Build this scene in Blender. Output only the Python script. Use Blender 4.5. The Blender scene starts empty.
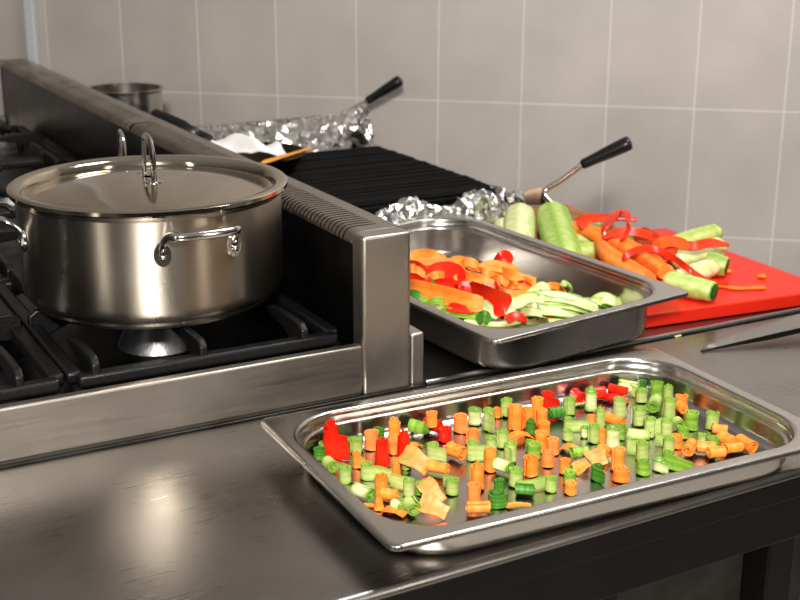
import bpy, bmesh, math, random
from mathutils import Vector, Matrix
random.seed(7)
PI=math.pi
C=bpy.context.scene.collection
# ------------------------------------------------------------------ camera
CAM=Vector((-.4663,-.8725,.5721)); YAW=1.0733; PITCH=.3012; ROLL=.0025; F=1275.12
def cam_axes():
    cy,sy,cp,sp=math.cos(YAW),math.sin(YAW),math.cos(PITCH),math.sin(PITCH)
    fw=Vector((cy*cp,sy*cp,-sp)); r=Vector((sy,-cy,0)); u=r.cross(fw)
    cr,sr=math.cos(ROLL),math.sin(ROLL)
    return r*cr+u*sr, -r*sr+u*cr, fw
RX,UP,FW=cam_axes()
cd=bpy.data.cameras.new('camera'); cam=bpy.data.objects.new('camera',cd); C.objects.link(cam)
M=Matrix((RX,UP,-FW)).transposed().to_4x4(); M.translation=CAM; cam.matrix_world=M
cd.sensor_width=36; cd.lens=F/800*36; cd.clip_start=.02
cd.dof.use_dof=True; cd.dof.focus_distance=1.42; cd.dof.aperture_fstop=9
bpy.context.scene.camera=cam
def at(x,y,z):
    """measured point of the photograph dropped on the horizontal plane z"""
    d=RX*((x-400)/F)-UP*((y-300)/F)+FW
    return CAM+d*((z-CAM.z)/d.z)
def px(P):
    q=Vector(P)-CAM; return (400+F*q.dot(RX)/q.dot(FW), 300-F*q.dot(UP)/q.dot(FW))
# ------------------------------------------------------------------ helpers
def tag(o,label=None,cat=None,group=None,kind=None):
    if label: o['label']=label
    if cat: o['category']=cat
    if group: o['group']=group
    if kind: o['kind']=kind
    return o
def thing(name,label,cat,loc=(0,0,0),rz=0,group=None):
    o=bpy.data.objects.new(name,None); C.objects.link(o); o.location=loc; o.rotation_euler=(0,0,rz)
    o.empty_display_size=.05
    return tag(o,label,cat,group)
def obj(name,bm,mat,parent=None,smooth=True,bevel=0,sub=0,loc=None,rot=None,angle=.6):
    me=bpy.data.meshes.new(name); bmesh.ops.recalc_face_normals(bm,faces=bm.faces[:]); bm.to_mesh(me); bm.free()
    o=bpy.data.objects.new(name,me); C.objects.link(o)
    if mat: me.materials.append(mat)
    if smooth:
        for p in me.polygons: p.use_smooth=True
        try: me.set_sharp_from_angle(angle=angle)
        except Exception: pass
    if bevel:
        b=o.modifiers.new('b','BEVEL'); b.width=bevel; b.segments=3; b.limit_method='ANGLE'; b.angle_limit=.6
        b.harden_normals=False
    if sub:
        s=o.modifiers.new('s','SUBSURF'); s.levels=sub; s.render_levels=sub
    if parent: o.parent=parent
    if loc is not None: o.location=loc
    if rot is not None: o.rotation_euler=rot
    return o
def B(): return bmesh.new()
def box(bm,x0,x1,y0,y1,z0,z1,rot=None):
    vs=[bm.verts.new((x,y,z)) for x in (x0,x1) for y in (y0,y1) for z in (z0,z1)]
    for f in ((0,1,3,2),(4,6,7,5),(0,4,5,1),(2,3,7,6),(0,2,6,4),(1,5,7,3)): bm.faces.new([vs[i] for i in f])
    if rot:
        for v in vs: v.co=rot@v.co
    return vs
def frames(pts,closed=False):
    n=len(pts); T=[]
    for i in range(n):
        a=pts[(i-1)%n] if closed or i>0 else pts[i]; b=pts[(i+1)%n] if closed or i<n-1 else pts[i]
        T.append((b-a).normalized())
    ref=Vector((0,0,1)) if abs(T[0].z)<.9 else Vector((1,0,0))
    N=[]; nn=(ref-T[0]*ref.dot(T[0])).normalized()
    for t in T:
        nn=(nn-t*nn.dot(t)); nn=nn.normalized() if nn.length>1e-6 else ref; N.append(nn)
    return T,N
def tube(bm,pts,rad,seg=12,flat=1.0,closed=False,layer=None,colf=None,prof=None):
    pts=[Vector(p) for p in pts]; T,N=frames(pts,closed); rings=[]
    for i,p in enumerate(pts):
        r=rad[i] if isinstance(rad,(list,tuple)) else rad
        b=T[i].cross(N[i]); ring=[]
        for k in range(seg):
            a=2*PI*k/seg; rr=r*(prof(a) if prof else 1)
            v=bm.verts.new(p+N[i]*math.cos(a)*rr*flat+b*math.sin(a)*rr)
            if layer is not None: v[layer]=colf(i/(len(pts)-1),a)
            ring.append(v)
        rings.append(ring)
    m=len(rings)
    for i in range(m if closed else m-1):
        A,Bb=rings[i],rings[(i+1)%m]
        for k in range(seg): bm.faces.new((A[k],A[(k+1)%seg],Bb[(k+1)%seg],Bb[k]))
    if not closed:
        bm.faces.new(rings[0][::-1]); bm.faces.new(rings[-1])
def lathe(bm,prof,seg=64,cx=0,cy=0):
    rings=[]
    for r,z in prof:
        if r<1e-6: rings.append([bm.verts.new((cx,cy,z))])
        else: rings.append([bm.verts.new((cx+r*math.cos(2*PI*k/seg),cy+r*math.sin(2*PI*k/seg),z)) for k in range(seg)])
    for A,Bb in zip(rings,rings[1:]):
        for k in range(seg):
            a=A[k%len(A)],A[(k+1)%len(A)]; b=Bb[k%len(Bb)],Bb[(k+1)%len(Bb)]
            f=[]
            for v in (a[0],a[1],b[1],b[0]):
                if v not in f: f.append(v)
            if len(f)>2: bm.faces.new(f)
def smoothpts(P,n=8):
    P=[Vector(p) for p in P]; Q=[P[0]*2-P[1]]+P+[P[-1]*2-P[-2]]; out=[]
    for i in range(1,len(Q)-2):
        a,b,c,d=Q[i-1:i+3]
        for k in range(n):
            t=k/n; out.append(.5*((2*b)+(c-a)*t+(2*a-5*b+4*c-d)*t*t+(-a+3*b-3*c+d)*t**3))
    out.append(P[-1]); return out
def rrect(x0,x1,y0,y1,r,n=7):
    out=[]
    for cx,cy,a0 in ((x1-r,y1-r,0),(x0+r,y1-r,PI/2),(x0+r,y0+r,PI),(x1-r,y0+r,3*PI/2)):
        for k in range(n): 
            a=a0+PI/2*k/(n-1); out.append((cx+r*math.cos(a),cy+r*math.sin(a)))
    return out
# ------------------------------------------------------------------ materials
def nt(name):
    m=bpy.data.materials.new(name); m.use_nodes=True; t=m.node_tree; b=t.nodes['Principled BSDF']; return m,t,b
def setv(b,**k):
    for n,v in k.items():
        n=n.replace('_',' ')
        if n in b.inputs: b.inputs[n].default_value=v
def node(t,ty,**k):
    n=t.nodes.new(ty)
    for a,v in k.items():
        if a in n.inputs: n.inputs[a].default_value=v
        else: setattr(n,a,v)
    return n
def noise(t,scale,vec=None,stretch=None,detail=4,coord='Object'):
    tc=t.nodes.new('ShaderNodeTexCoord'); n=node(t,'ShaderNodeTexNoise',Scale=scale,Detail=detail)
    if stretch:
        mp=node(t,'ShaderNodeMapping'); mp.inputs['Scale'].default_value=stretch
        t.links.new(tc.outputs[coord],mp.inputs[0]); t.links.new(mp.outputs[0],n.inputs[0])
    else: t.links.new(tc.outputs[coord],n.inputs[0])
    return n
def ramp(t,src,stops):
    r=t.nodes.new('ShaderNodeValToRGB'); e=r.color_ramp.elements
    while len(e)<len(stops): e.new(.5)
    for el,(p,c) in zip(e,stops): el.position=p; el.color=tuple(c)+(1,) if len(c)==3 else c
    t.links.new(src,r.inputs[0]); return r
def mrange(t,src,a,b,lo=.3,hi=.7):
    m=t.nodes.new('ShaderNodeMapRange'); m.inputs[1].default_value=lo;m.inputs[2].default_value=hi;m.inputs[3].default_value=a;m.inputs[4].default_value=b
    t.links.new(src,m.inputs[0]); return m
def bump(t,b,src,strength,dist=.002):
    n=node(t,'ShaderNodeBump',Strength=strength,Distance=dist); t.links.new(src,n.inputs['Height']); t.links.new(n.outputs[0],b.inputs['Normal'])
def steel(name,col=(.56,.53,.49),rough=(.16,.3),stretch=(3,60,60),aniso=0,smudge=True,bs=.05,scale=6):
    m,t,b=nt(name); setv(b,Metallic=1.0,Roughness=.25)
    n=noise(t,scale,stretch=stretch,detail=5); n2=noise(t,9,detail=5)
    mx=node(t,'ShaderNodeMath',operation='ADD'); t.links.new(n.outputs[0],mx.inputs[0]); t.links.new(n2.outputs[0],mx.inputs[1])
    r=mrange(t,mx.outputs[0],rough[0],rough[1],.75,1.25); t.links.new(r.outputs[0],b.inputs['Roughness'])
    c=ramp(t,n2.outputs[0],[(.3,[x*.88 for x in col]),(.7,col)]); t.links.new(c.outputs[0],b.inputs['Base Color'])
    if bs: bump(t,b,n.outputs[0],bs,.001)
    if aniso:
        b.inputs['Anisotropic'].default_value=aniso; b.inputs['Anisotropic Rotation'].default_value=.25
        tg=t.nodes.new('ShaderNodeTangent'); tg.direction_type='RADIAL'; tg.axis='Z'; t.links.new(tg.outputs[0],b.inputs['Tangent'])
    return m
def plain(name,col,rough=.5,metal=0,nz=.0,scale=20,bs=0,sss=0,coat=0,spec=.5):
    m,t,b=nt(name); setv(b,Metallic=metal,Roughness=rough); b.inputs['Specular IOR Level'].default_value=spec
    n=noise(t,scale)
    c=ramp(t,n.outputs[0],[(.3,[x*(1-nz) for x in col]),(.7,[min(1,x*(1+nz*.5)) for x in col])]); t.links.new(c.outputs[0],b.inputs['Base Color'])
    if bs: bump(t,b,n.outputs[0],bs)
    if sss: b.inputs['Subsurface Weight'].default_value=sss; b.inputs['Subsurface Radius'].default_value=(.01,.006,.003); b.inputs['Subsurface Scale'].default_value=.4
    if coat: b.inputs['Coat Weight'].default_value=coat
    return m
def veg(name,rough=.35,sss=.12,scale=90,bs=.15):
    m,t,b=nt(name); setv(b,Roughness=rough)
    at_=t.nodes.new('ShaderNodeAttribute'); at_.attribute_name='Col'
    n=noise(t,scale); mr=mrange(t,n.outputs[0],.82,1.12)
    mul=node(t,'ShaderNodeVectorMath',operation='SCALE'); t.links.new(at_.outputs['Color'],mul.inputs[0]); t.links.new(mr.outputs[0],mul.inputs['Scale'])
    t.links.new(mul.outputs[0],b.inputs['Base Color'])
    b.inputs['Subsurface Weight'].default_value=sss; b.inputs['Subsurface Radius'].default_value=(.008,.006,.002); b.inputs['Subsurface Scale'].default_value=.3
    bump(t,b,n.outputs[0],bs,.001)
    return m
S_TOP=steel('worktop_steel',(.37,.35,.33),(.26,.36),(2,40,2),bs=.012)
S_TRAY=steel('tray_steel',(.60,.575,.54),(.22,.28),(8,8,8),bs=0)
S_STOVE=steel('stove_steel',(.50,.46,.41),(.34,.42),(1.5,1.5,40),bs=.008)
S_RISER=steel('riser_steel',(.47,.43,.38),(.24,.38),(60,2,60),bs=.04)
S_END=steel('riser_end_steel',(.52,.48,.43),(.36,.44),(60,60,1.5),bs=.01)
S_POT=steel('pot_steel',(.60,.54,.46),(.27,.32),(9,9,1),aniso=.85,bs=0)
S_LID=steel('lid_steel',(.63,.57,.47),(.07,.13),(4,4,4),bs=.01)
S_CHROME=plain('handle_steel',(.72,.70,.66),.14,1,.05)
S_DARK=plain('dark_steel',(.10,.095,.09),.35,1,.4,15,.1)  # dark steel tone; on the flue wall it carries painted shade
S_APRON=plain('apron_steel',(.045,.044,.042),.36,1,.15,6,.02)  # also gives front edge and knife bevel their painted dark reflection
S_WELL=steel('hob_well_steel',(.085,.085,.088),(.25,.45),(3,3,3),bs=.05)
IRON=plain('cast_iron',(.010,.0095,.0095),.42,0,.3,200,.35,spec=.4)
GRID=plain('griddle_iron',(.005,.005,.005),.6,0,.5,30,.2,spec=.15)
BLACKP=plain('black_plastic',(.012,.012,.013),.32,0,.1,40)
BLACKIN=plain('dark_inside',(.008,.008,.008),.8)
BURN=steel('burner_steel',(.30,.30,.31),(.25,.5),(30,30,30),bs=.3,scale=10)
REDB=plain('red_plastic',(.72,.028,.010),.42,0,.06,12,.02,sss=0)
WOODB=None
def wood():
    m,t,b=nt('board_wood'); setv(b,Roughness=.55); n=noise(t,6,stretch=(20,2,2),detail=6)
    c=ramp(t,n.outputs[0],[(.3,(.30,.13,.05)),(.7,(.50,.25,.11))]); t.links.new(c.outputs[0],b.inputs['Base Color']); return m
WOODB=wood()
SPOON=plain('spoon_wood',(.75,.33,.05),.5,0,.15,40)
PAPER=plain('paper_towel',(.80,.78,.76),.9,0,.04,60,.3)
FOIL,t_,b_=nt('foil'); setv(b_,Metallic=1.0,Roughness=.27); b_.inputs['Base Color'].default_value=(.66,.65,.63,1)
n_=noise(t_,30,stretch=(1,.35,1.6),detail=4); bump(t_,b_,n_.outputs[0],.55,.008)
VEG=veg('vegetable',.48,.08); VEGP=veg('pepper_skin',.27,.05,40,.05)
PAN=plain('pan_metal',(.10,.07,.05),.35,1,.4,20,.1)
SCRAP=plain('scrap',(.85,.45,.22),.5)
# tiles
TILE,t,b=nt('wall_tiles'); tc=t.nodes.new('ShaderNodeTexCoord'); sep=t.nodes.new('ShaderNodeSeparateXYZ'); cmb=t.nodes.new('ShaderNodeCombineXYZ')
t.links.new(tc.outputs['Object'],sep.inputs[0]); t.links.new(sep.outputs[0],cmb.inputs[0]); t.links.new(sep.outputs[2],cmb.inputs[1])
br=t.nodes.new('ShaderNodeTexBrick'); br.offset=0; br.squash=1
for k,v in (('Scale',1),('Brick Width',.2),('Row Height',.3),('Mortar Size',.0016),('Mortar Smooth',.2),('Bias',0)): br.inputs[k].default_value=v
br.inputs['Color1'].default_value=(.50,.455,.42,1); br.inputs['Color2'].default_value=(.47,.43,.395,1); br.inputs['Mortar'].default_value=(.68,.645,.61,1)
t.links.new(cmb.outputs[0],br.inputs[0])
n=noise(t,5,detail=7); mr=mrange(t,n.outputs[0],.90,1.06); mul=node(t,'ShaderNodeVectorMath',operation='SCALE')
t.links.new(br.outputs[0],mul.inputs[0]); t.links.new(mr.outputs[0],mul.inputs['Scale']); t.links.new(mul.outputs[0],b.inputs['Base Color'])
setv(b,Roughness=.38); inv=node(t,'ShaderNodeMath',operation='SUBTRACT'); inv.inputs[0].default_value=1; t.links.new(br.outputs['Fac'],inv.inputs[1]); bump(t,b,inv.outputs[0],.3,.002)
FLOOR=plain('floor_tile',(.52,.48,.44),.5,0,.15,3)
PIPE=plain('pipe_paint',(.55,.56,.56),.4,0,.03)
# ------------------------------------------------------------------ room
WA=math.radians(50); WN=Vector((math.cos(WA),math.sin(WA),0)); WT=Vector((math.sin(WA),-math.cos(WA),0)); WC=2.05
bm=B(); box(bm,-3,3,0,.1,-1.0,1.9)
w=obj('wall_back',bm,TILE,smooth=False); w.location=WN*WC+WT*(-.3184)+Vector((0,0,.122)); w.rotation_euler=(0,0,WA-PI/2); tag(w,'grey beige ceramic tiled wall behind the cooking range','wall',kind='structure')
bm=B(); box(bm,-4,5,-3,5,-.93,-.88); fl=obj('floor',bm,FLOOR,smooth=False); tag(fl,'plain grey floor below the steel worktop','floor',kind='structure')
# vertical trim on the wall at the far left
P=WN*(WC-.0125)+WT*(-1.352)
bm=B(); box(bm,-.014,.014,-.012,.012,-.878,1.9); tr=obj('trim_1',bm,PIPE,bevel=.004); tr.location=P; tr.rotation_euler=(0,0,WA-PI/2); tag(tr,'pale vertical trim strip on the wall at the far left','trim',kind='structure')
# ------------------------------------------------------------------ worktop table
wt=thing('worktop_table','long stainless steel worktop table with rolled front edge carrying the shallow tray','worktop',(0,0,-.88))
Z=.88
bm=B()
# cross-section swept along x: rounded front edge
prof=[(.410,0),(.010,0)]+[(.010-.007*math.sin(a),-.007+.007*math.cos(a)) for a in [PI/2*k/6 for k in range(1,7)]]+[(.003,-.0085),(.410,-.0085)]
X0,X1=-1.1,1.25
for i,(x) in enumerate((X0,X1)):
    pass
ra=[bm.verts.new((X0,y+.02*X0,z+Z)) for y,z in prof]; rb=[bm.verts.new((X1,y+.02*X1,z+Z)) for y,z in prof]
# keep the back edge straight along the range
for v in (ra[0],ra[-1],rb[0],rb[-1]): v.co.y=.412
for k in range(len(prof)):
    j=(k+1)%len(prof); bm.faces.new((ra[k],ra[j],rb[j],rb[k]))
bm.faces.new(ra); bm.faces.new(rb[::-1])
obj('top',bm,S_TOP,wt,angle=.9)
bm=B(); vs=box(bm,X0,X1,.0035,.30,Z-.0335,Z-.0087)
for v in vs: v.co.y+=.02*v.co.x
obj('front_edge',bm,S_APRON,wt,bevel=.0015)  # near-black colour stands in for the dark room this face reflects
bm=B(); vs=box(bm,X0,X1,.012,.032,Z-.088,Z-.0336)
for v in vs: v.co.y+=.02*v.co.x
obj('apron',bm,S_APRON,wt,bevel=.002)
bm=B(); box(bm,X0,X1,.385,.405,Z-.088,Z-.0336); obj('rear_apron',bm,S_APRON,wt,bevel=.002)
for x in (-1.05,.497,1.19):
    for y in (.034+.02*x,.345):
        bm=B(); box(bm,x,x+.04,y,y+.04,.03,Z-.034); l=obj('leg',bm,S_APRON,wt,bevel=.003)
        bm=B(); lathe(bm,[(0,0),(.018,0),(.018,.03),(0,.03)],16,x+.02,y+.02); f=obj('foot',bm,BLACKP,l)
# ------------------------------------------------------------------ cooking range
SX0,SX1=-.95,.184; SY0,SY1=.42,2.40; HT=.0655
rg=thing('gas_range','stainless steel gas range with black hob and raised louvred flue behind the worktop','range',(0,0,-.88))
bm=B(); box(bm,SX0,SX1,SY0,SY1,.08,Z+.018)
obj('body',bm,S_STOVE,rg,bevel=.003,smooth=False)
# raised rim round the hob well
bm=B(); 
box(bm,SX0,SX1,SY0-.001,SY0+.014,Z+.0035,Z+HT); box(bm,SX0,SX1,SY1-.014,SY1,Z+.018,Z+HT)
box(bm,SX0,SX0+.014,SY0+.0141,SY1-.0141,Z+.018,Z+HT)
obj('hob_rim',bm,S_STOVE,rg,bevel=.003)
bm=B(); box(bm,SX0+.0145,SX1-.001,SY0+.0145,SY1-.0145,Z+.0181,Z+.026); obj('hob_well',bm,S_WELL,rg,bevel=.002)
bm=B(); box(bm,SX0,.268,SY0-.0075,SY0-.0012,Z-.02,Z+.003); obj('seam_strip',bm,S_DARK,rg,bevel=.001)
# flue riser
RZ=.2; rx0,rx1=.184,.2485
bm=B(); box(bm,rx0,rx1,SY0-.004,SY0+.026,Z+.001,Z+RZ); obj('flue_end',bm,S_END,rg,bevel=.004)
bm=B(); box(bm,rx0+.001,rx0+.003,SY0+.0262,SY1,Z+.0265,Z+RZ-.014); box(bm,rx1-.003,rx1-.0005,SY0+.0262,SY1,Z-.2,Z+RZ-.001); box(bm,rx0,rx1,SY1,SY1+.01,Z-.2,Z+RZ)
obj('flue_wall',bm,S_DARK,rg,smooth=False)  # shade below the louvres is put into the dark wall colour
bm=B(); box(bm,rx0+.0065,rx1-.004,SY0+.027,SY1-.002,Z+.03,Z+RZ-.0145); obj('slot_shade_block',bm,BLACKIN,rg,smooth=False)  # near-black filler block, painted shade behind the slots
# louvres: curved ribs from the hob side over the top edge; two sections with a joint at y=1.36
bm=B()
def ribprof(x1):
    pts=[]; r=.014
    for k in range(6):
        a=PI-PI/2*k/5; pts.append((rx0+r+r*math.cos(a),Z+RZ-r+r*math.sin(a)))
    pts.append((x1,Z+RZ)); inner=[(x1,Z+RZ-.0016)]
    for k in range(6):
        a=PI/2+PI/2*k/5; inner.append((rx0+r+(r-.0016)*math.cos(a),Z+RZ-r+(r-.0016)*math.sin(a)))
    return pts+inner
def ext(bm,pr,y0,y1,sk=0):
    a=[bm.verts.new((x,y0+sk*(x-rx0),z)) for x,z in pr]; b=[bm.verts.new((x,y1+sk*(x-rx0),z)) for x,z in pr]
    for k in range(len(pr)):
        j=(k+1)%len(pr); bm.faces.new((a[k],a[j],b[j],b[k]))
    bm.faces.new(a[::-1]); bm.faces.new(b)
for ya,yb in ((SY0+.0262,1.358),(1.362,SY1)):
    ext(bm,ribprof(rx0+.046),ya,ya+.022); ext(bm,ribprof(rx0+.046),yb-.022,yb)
    y=ya+.022+.0045
    while y<yb-.03:
        ext(bm,ribprof(rx0+.046),y,y+.0062); y+=.0107
    box(bm,rx0+.046,rx1,ya,yb,Z+RZ-.0016,Z+RZ)
obj('louvre_top',bm,S_RISER,rg,angle=.5)
# second side panel to the right of the flue
for x in (SX0+.05,SX1-.05):
    for y in (SY0+.06,SY1-.06):
        bm=B(); lathe(bm,[(0,0),(.02,0),(.02,.085),(0,.085)],16,x,y); obj('foot',bm,S_DARK,rg)
# burners (parts of the range)
def burner(cx,cy):
    bm=B(); lathe(bm,[(.053,Z+.0262),(.050,Z+.032),(.038,Z+.056),(.034,Z+.058),(0,Z+.058)],40,cx,cy); o=obj('burner',bm,BURN,rg)
    bm=B(); lathe(bm,[(.036,Z+.0582),(.037,Z+.066),(.032,Z+.071),(0,Z+.072)],40,cx,cy); c=obj('burner_cap',bm,IRON,o)
    bm=B()
    for k in range(24):
        a=2*PI*k/24; box(bm,-.0015,.0015,.033,.0375,Z+.0583,Z+.065,Matrix.Translation((cx,cy,0))@Matrix.Rotation(a,4,'Z'))
BX=(.006,-.329,-.664); BY=(.655,1.085,1.515,1.945)
for i,x in enumerate(BX):
    for y in BY: burner(x,y)
# grates: separate cast iron grids
GRATES={}
def grate(cx,cy,label):
    hw=.1575; hd=.2045
    g=thing('pan_grate',label,'grate',(cx,cy,.0265),group='cast iron grates on the range')
    bm=B(); zb,zt=.036,.051
    for a in (-1,1):
        box(bm,-hw,hw,a*hd-.009,a*hd+.009,zb,zt); box(bm,a*hw-.009,a*hw+.009,-hd+.0091,hd-.0091,zb,zt)
    obj('frame',bm,IRON,g,bevel=.004)
    # fingers: raised plates reaching towards the burner
    for (fx,fy,ang,ln) in ((-.137,-hd,90,.10),(-.012+.0,-hd,90,.12),(.115,-hd,90,.10),(-.137,hd,-90,.10),(0,hd,-90,.12),(.115,hd,-90,.10),(-hw,0,0,.10),(hw,0,180,.10)):
        bm=B(); t=.005; R=Matrix.Translation((fx,fy,0))@Matrix.Rotation(math.radians(ang),4,'Z')
        pts=[(-.006,.034),(-.006,.061),(.004,.068),(.045,.068),(ln,.064),(ln,.054),(.05,.048),(.02,.034)]
        a=[bm.verts.new(R@Vector((x,-t,z))) for x,z in pts]; b2=[bm.verts.new(R@Vector((x,t,z))) for x,z in pts]
        n=len(pts)
        for k in range(n): bm.faces.new((a[k],a[(k+1)%n],b2[(k+1)%n],b2[k]))
        bm.faces.new(a[::-1]); bm.faces.new(b2); obj('finger',bm,IRON,g,bevel=.0025)
    for sx in (-1,1):
        for sy in (-1,1):
            bm=B(); lathe(bm,[(0,0),(.008,0),(.007,.037),(0,.037)],12,sx*(hw-.001),sy*(hd-.001)); obj('foot',bm,IRON,g)
    return g
gl={(0,0):'black cast iron pan grate under the large lidded pot',(1,0):'black cast iron pan grate left of the one under the large pot',
    (0,1):'black cast iron pan grate behind the large lidded pot, under the smaller pot',(1,1):'black cast iron pan grate at the left edge behind the large pot',
    (0,2):'black cast iron pan grate along the flue, beyond the smaller pot',(1,2):'black cast iron pan grate at the left edge, third row back',
    (0,3):'farthest black cast iron pan grate beside the louvred flue'}
for (i,j),lb in gl.items(): grate(BX[i]+(0 if i==0 else 0),BY[j],lb)
# ------------------------------------------------------------------ pots
def strap_handle(parent,cx,cy,R,z,az,span,proj,mat=S_CHROME):
    """flat bent bar with two riveted lugs, centred on azimuth az"""
    out=[]
    for s in (-1,1):
        a=az+s*span/2; out.append(Vector((cx+(R+.003)*math.cos(a),cy+(R+.003)*math.sin(a),z)))
    n=Vector((math.cos(az),math.sin(az),0)); tv=Vector((-math.sin(az),math.cos(az),0))
    p0,p1=out
    P=[p0+Vector((0,0,-.020)),p0+Vector((0,0,-.004)),p0+n*proj*.5+tv*.002+Vector((0,0,.010)),p0+n*proj+tv*.016+Vector((0,0,.012)),
       p1+n*proj-tv*.016+Vector((0,0,.012)),p1+n*proj*.5-tv*.002+Vector((0,0,.010)),p1+Vector((0,0,-.004)),p1+Vector((0,0,-.020))]
    pts=smoothpts(P,6); bm=B(); tube(bm,pts,.0052,12,.75); 
    h=obj('handle',bm,mat,parent)
    for s,p in ((-1,p0),(1,p1)):
        a=az+s*span/2; nn=Vector((math.cos(a),math.sin(a),0)); tt=Vector((-nn.y,nn.x,0))
        bm=B(); ring0=[];ring1=[]
        for k in range(20):
            an=2*PI*k/20; q=tt*.0105*math.cos(an)+Vector((0,0,.015*math.sin(an)-.014))
            bs=Vector((cx,cy,z))+nn*R; ring0.append(bm.verts.new(bs+q+nn*.0004)); ring1.append(bm.verts.new(bs+q*.93+nn*.0032+Vector((0,0,-.0007))))
        for k in range(20): bm.faces.new((ring0[k],ring0[(k+1)%20],ring1[(k+1)%20],ring1[k]))
        bm.faces.new(ring1); obj('lug',bm,mat,h)
        bm=B(); bmesh.ops.create_uvsphere(bm,u_segments=14,v_segments=8,radius=.0048)
        for v in bm.verts: v.co+=Vector((cx,cy,z-.016))+nn*(R+.0035)
        obj('rivet',bm,S_CHROME,h)
def pot(name,label,cx,cy,zb,R,H,az,az2=None):
    p=thing(name,label,'pot',(cx,cy,zb)); bm=B()
    lathe(bm,[(0,0),(R-.022,0),(R-.016,.001),(R-.0125,.005),(R-.0120,.009),(R-.0080,.0105),(R-.003,.015),(R-.0008,.021),(R,.028),(R,H-.006),(R+.002,H-.003),(R+.003,H),(R-.001,H),(R-.003,H-.01),(R-.003,.02),(R-.02,.006),(0,.005)],96)
    obj('pot_body',bm,S_POT,p,angle=.5)
    strap_handle(p,0,0,R,H-.030,az,.54,.030)
    if az2 is not None: strap_handle(p,0,0,R,H-.030,az2,.54,.030)
    return p
def lid(name,label,cx,cy,z,R,az,domed=.012):
    l=thing(name,label,'pot lid',(cx,cy,z)); bm=B()
    pr=[(R-.012,-.008),(R-.010,-.0005),(R-.002,-.0003),(R,.002),(R,.0065),(R-.0025,.0085),(R-.007,.0088),(R-.013,.0075),(R-.0165,.0035),(R-.018,-.0035),(R-.023,-.006),(R-.030,-.0055)]
    n=10
    for k in range(1,n+1):
        u=k/n; r=(R-.030)*(1-u); pr.append((r,-.0055+(domed+.0065)*(math.sin(PI/2*min(1,u*1.15))+.05*math.sin(u*9)*(1-u))))
    bot=[(r,zz-.0012) for r,zz in pr[10:][::-1]][1:-1]
    lathe(bm,pr+bot+[(R-.023,-.0072),(R-.0195,-.0045),(R-.014,-.003),(R-.0135,-.008),(R-.012,-.008)],96)
    obj('lid_plate',bm,S_LID,l,angle=.7)
    d=Vector((math.cos(az),math.sin(az),0)); zt=.001+domed
    P=[d*-.030+Vector((0,0,zt+.001)),d*-.029+Vector((0,0,zt+.020)),d*-.024+Vector((0,0,zt+.040)),d*-.010+Vector((0,0,zt+.047)),d*.010+Vector((0,0,zt+.047)),d*.024+Vector((0,0,zt+.040)),d*.029+Vector((0,0,zt+.020)),d*.030+Vector((0,0,zt+.001))]
    bm=B(); pts=smoothpts(P,6); tube(bm,pts,.0066,12,.5); h=obj('handle',bm,S_CHROME,l)
    for s in (-1,1):
        bm=B(); lathe(bm,[(0,0),(.0115,0),(.0115,.002),(.009,.003),(0,.003)],24,d.x*s*.030,d.y*s*.030); o=obj('handle_foot',bm,S_CHROME,h); o.location.z=zt-.0018
    return l
vaz=math.atan2(CAM.y-.65,CAM.x-.003)   # towards the camera
GZ=.0948
pot('cooking_pot','large brushed steel cooking pot on the front burner with heat stains',.004,.648,GZ,.163,.1388,vaz+.33,vaz-1.45)
ha=at(142,166,.249)-at(161,184,.249)
lid('pot_lid','round polished steel lid with loop handle on the large front pot',.004,.648,GZ+.1396,.1715,math.atan2(ha.y,ha.x))
pot('saucepan','smaller steel pot mostly hidden behind the large lidded pot',.060,.955,GZ,.106,.091,vaz+.5)
lid('pot_lid','steel lid with upright handle on the smaller pot behind the large pot',.060,.955,GZ+.0918,.112,vaz+.12,.014)
# ------------------------------------------------------------------ gastronorm trays
def tray(name,label,L,W,D,loc,rz,tilt=0,rim=.014,cr=.070,taper=.0028,ry=0):
    t=thing(name,label,'tray',loc,rz); t.rotation_euler=(0,ry,rz)
    n=9; bm=B(); loops=[]
    def loop(ins,z,r): loops.append([bm.verts.new((x,y,z)) for x,y in rrect(ins,L-ins,ins,W-ins,max(r,.002),n)])
    # outside going up, over the rim, and down the inside; z is measured from the rim top
    b=rim
    loop(b+taper+.020,-D,cr-.02); loop(b+taper+.006,-D+.003,cr-.006); loop(b+taper+.001,-D+.011,cr); loop(b+.0035,-.012,cr); loop(b+.001,-.006,cr); loop(b-.001,-.0022,cr-.003)
    loop(.0020,-.0022,.010); loop(.0016,-.0052,.010); loop(0,-.0052,.0110); loop(0,-.0015,.011); loop(.0015,0,.010); loop(.006,.0002,.010)
    loop(b-.003,0,cr-.004); loop(b-.001,-.0003,cr-.004); loop(b+.0004,-.0016,cr-.003); loop(b+.0010,-.0034,cr); loop(b+.0013,-.0122,cr); loop(b+.0034,-.0134,cr); loop(b+.0058,-.0136,cr); loop(b+.0064,-.0150,cr); loop(b+.0066,-.0175,cr)
    loop(b+taper+.004,-D+.0105,cr); loop(b+taper+.0075,-D+.004,cr-.006); loop(b+taper+.020,-D+.0012,cr-.02)
    for A,Bb in zip(loops,loops[1:]):
        m=len(A)
        for k in range(m): bm.faces.new((A[k],A[(k+1)%m],Bb[(k+1)%m],Bb[k]))
    bm.faces.new(loops[0][::-1]); bm.faces.new(loops[-1])
    ob=obj('tray_body',bm,S_TRAY,t,angle=1.1); wn=ob.modifiers.new('n','WEIGHTED_NORMAL'); wn.keep_sharp=True; wn.weight=60
    return t
T1=-.0284
tray('food_tray','shallow stainless steel tray of upright vegetable rolls on the front worktop',.53,.325,.0395,(0,0,.040),T1,rim=.016)
T2=math.radians(4.0); TI=-math.asin(.010/.326)
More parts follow.
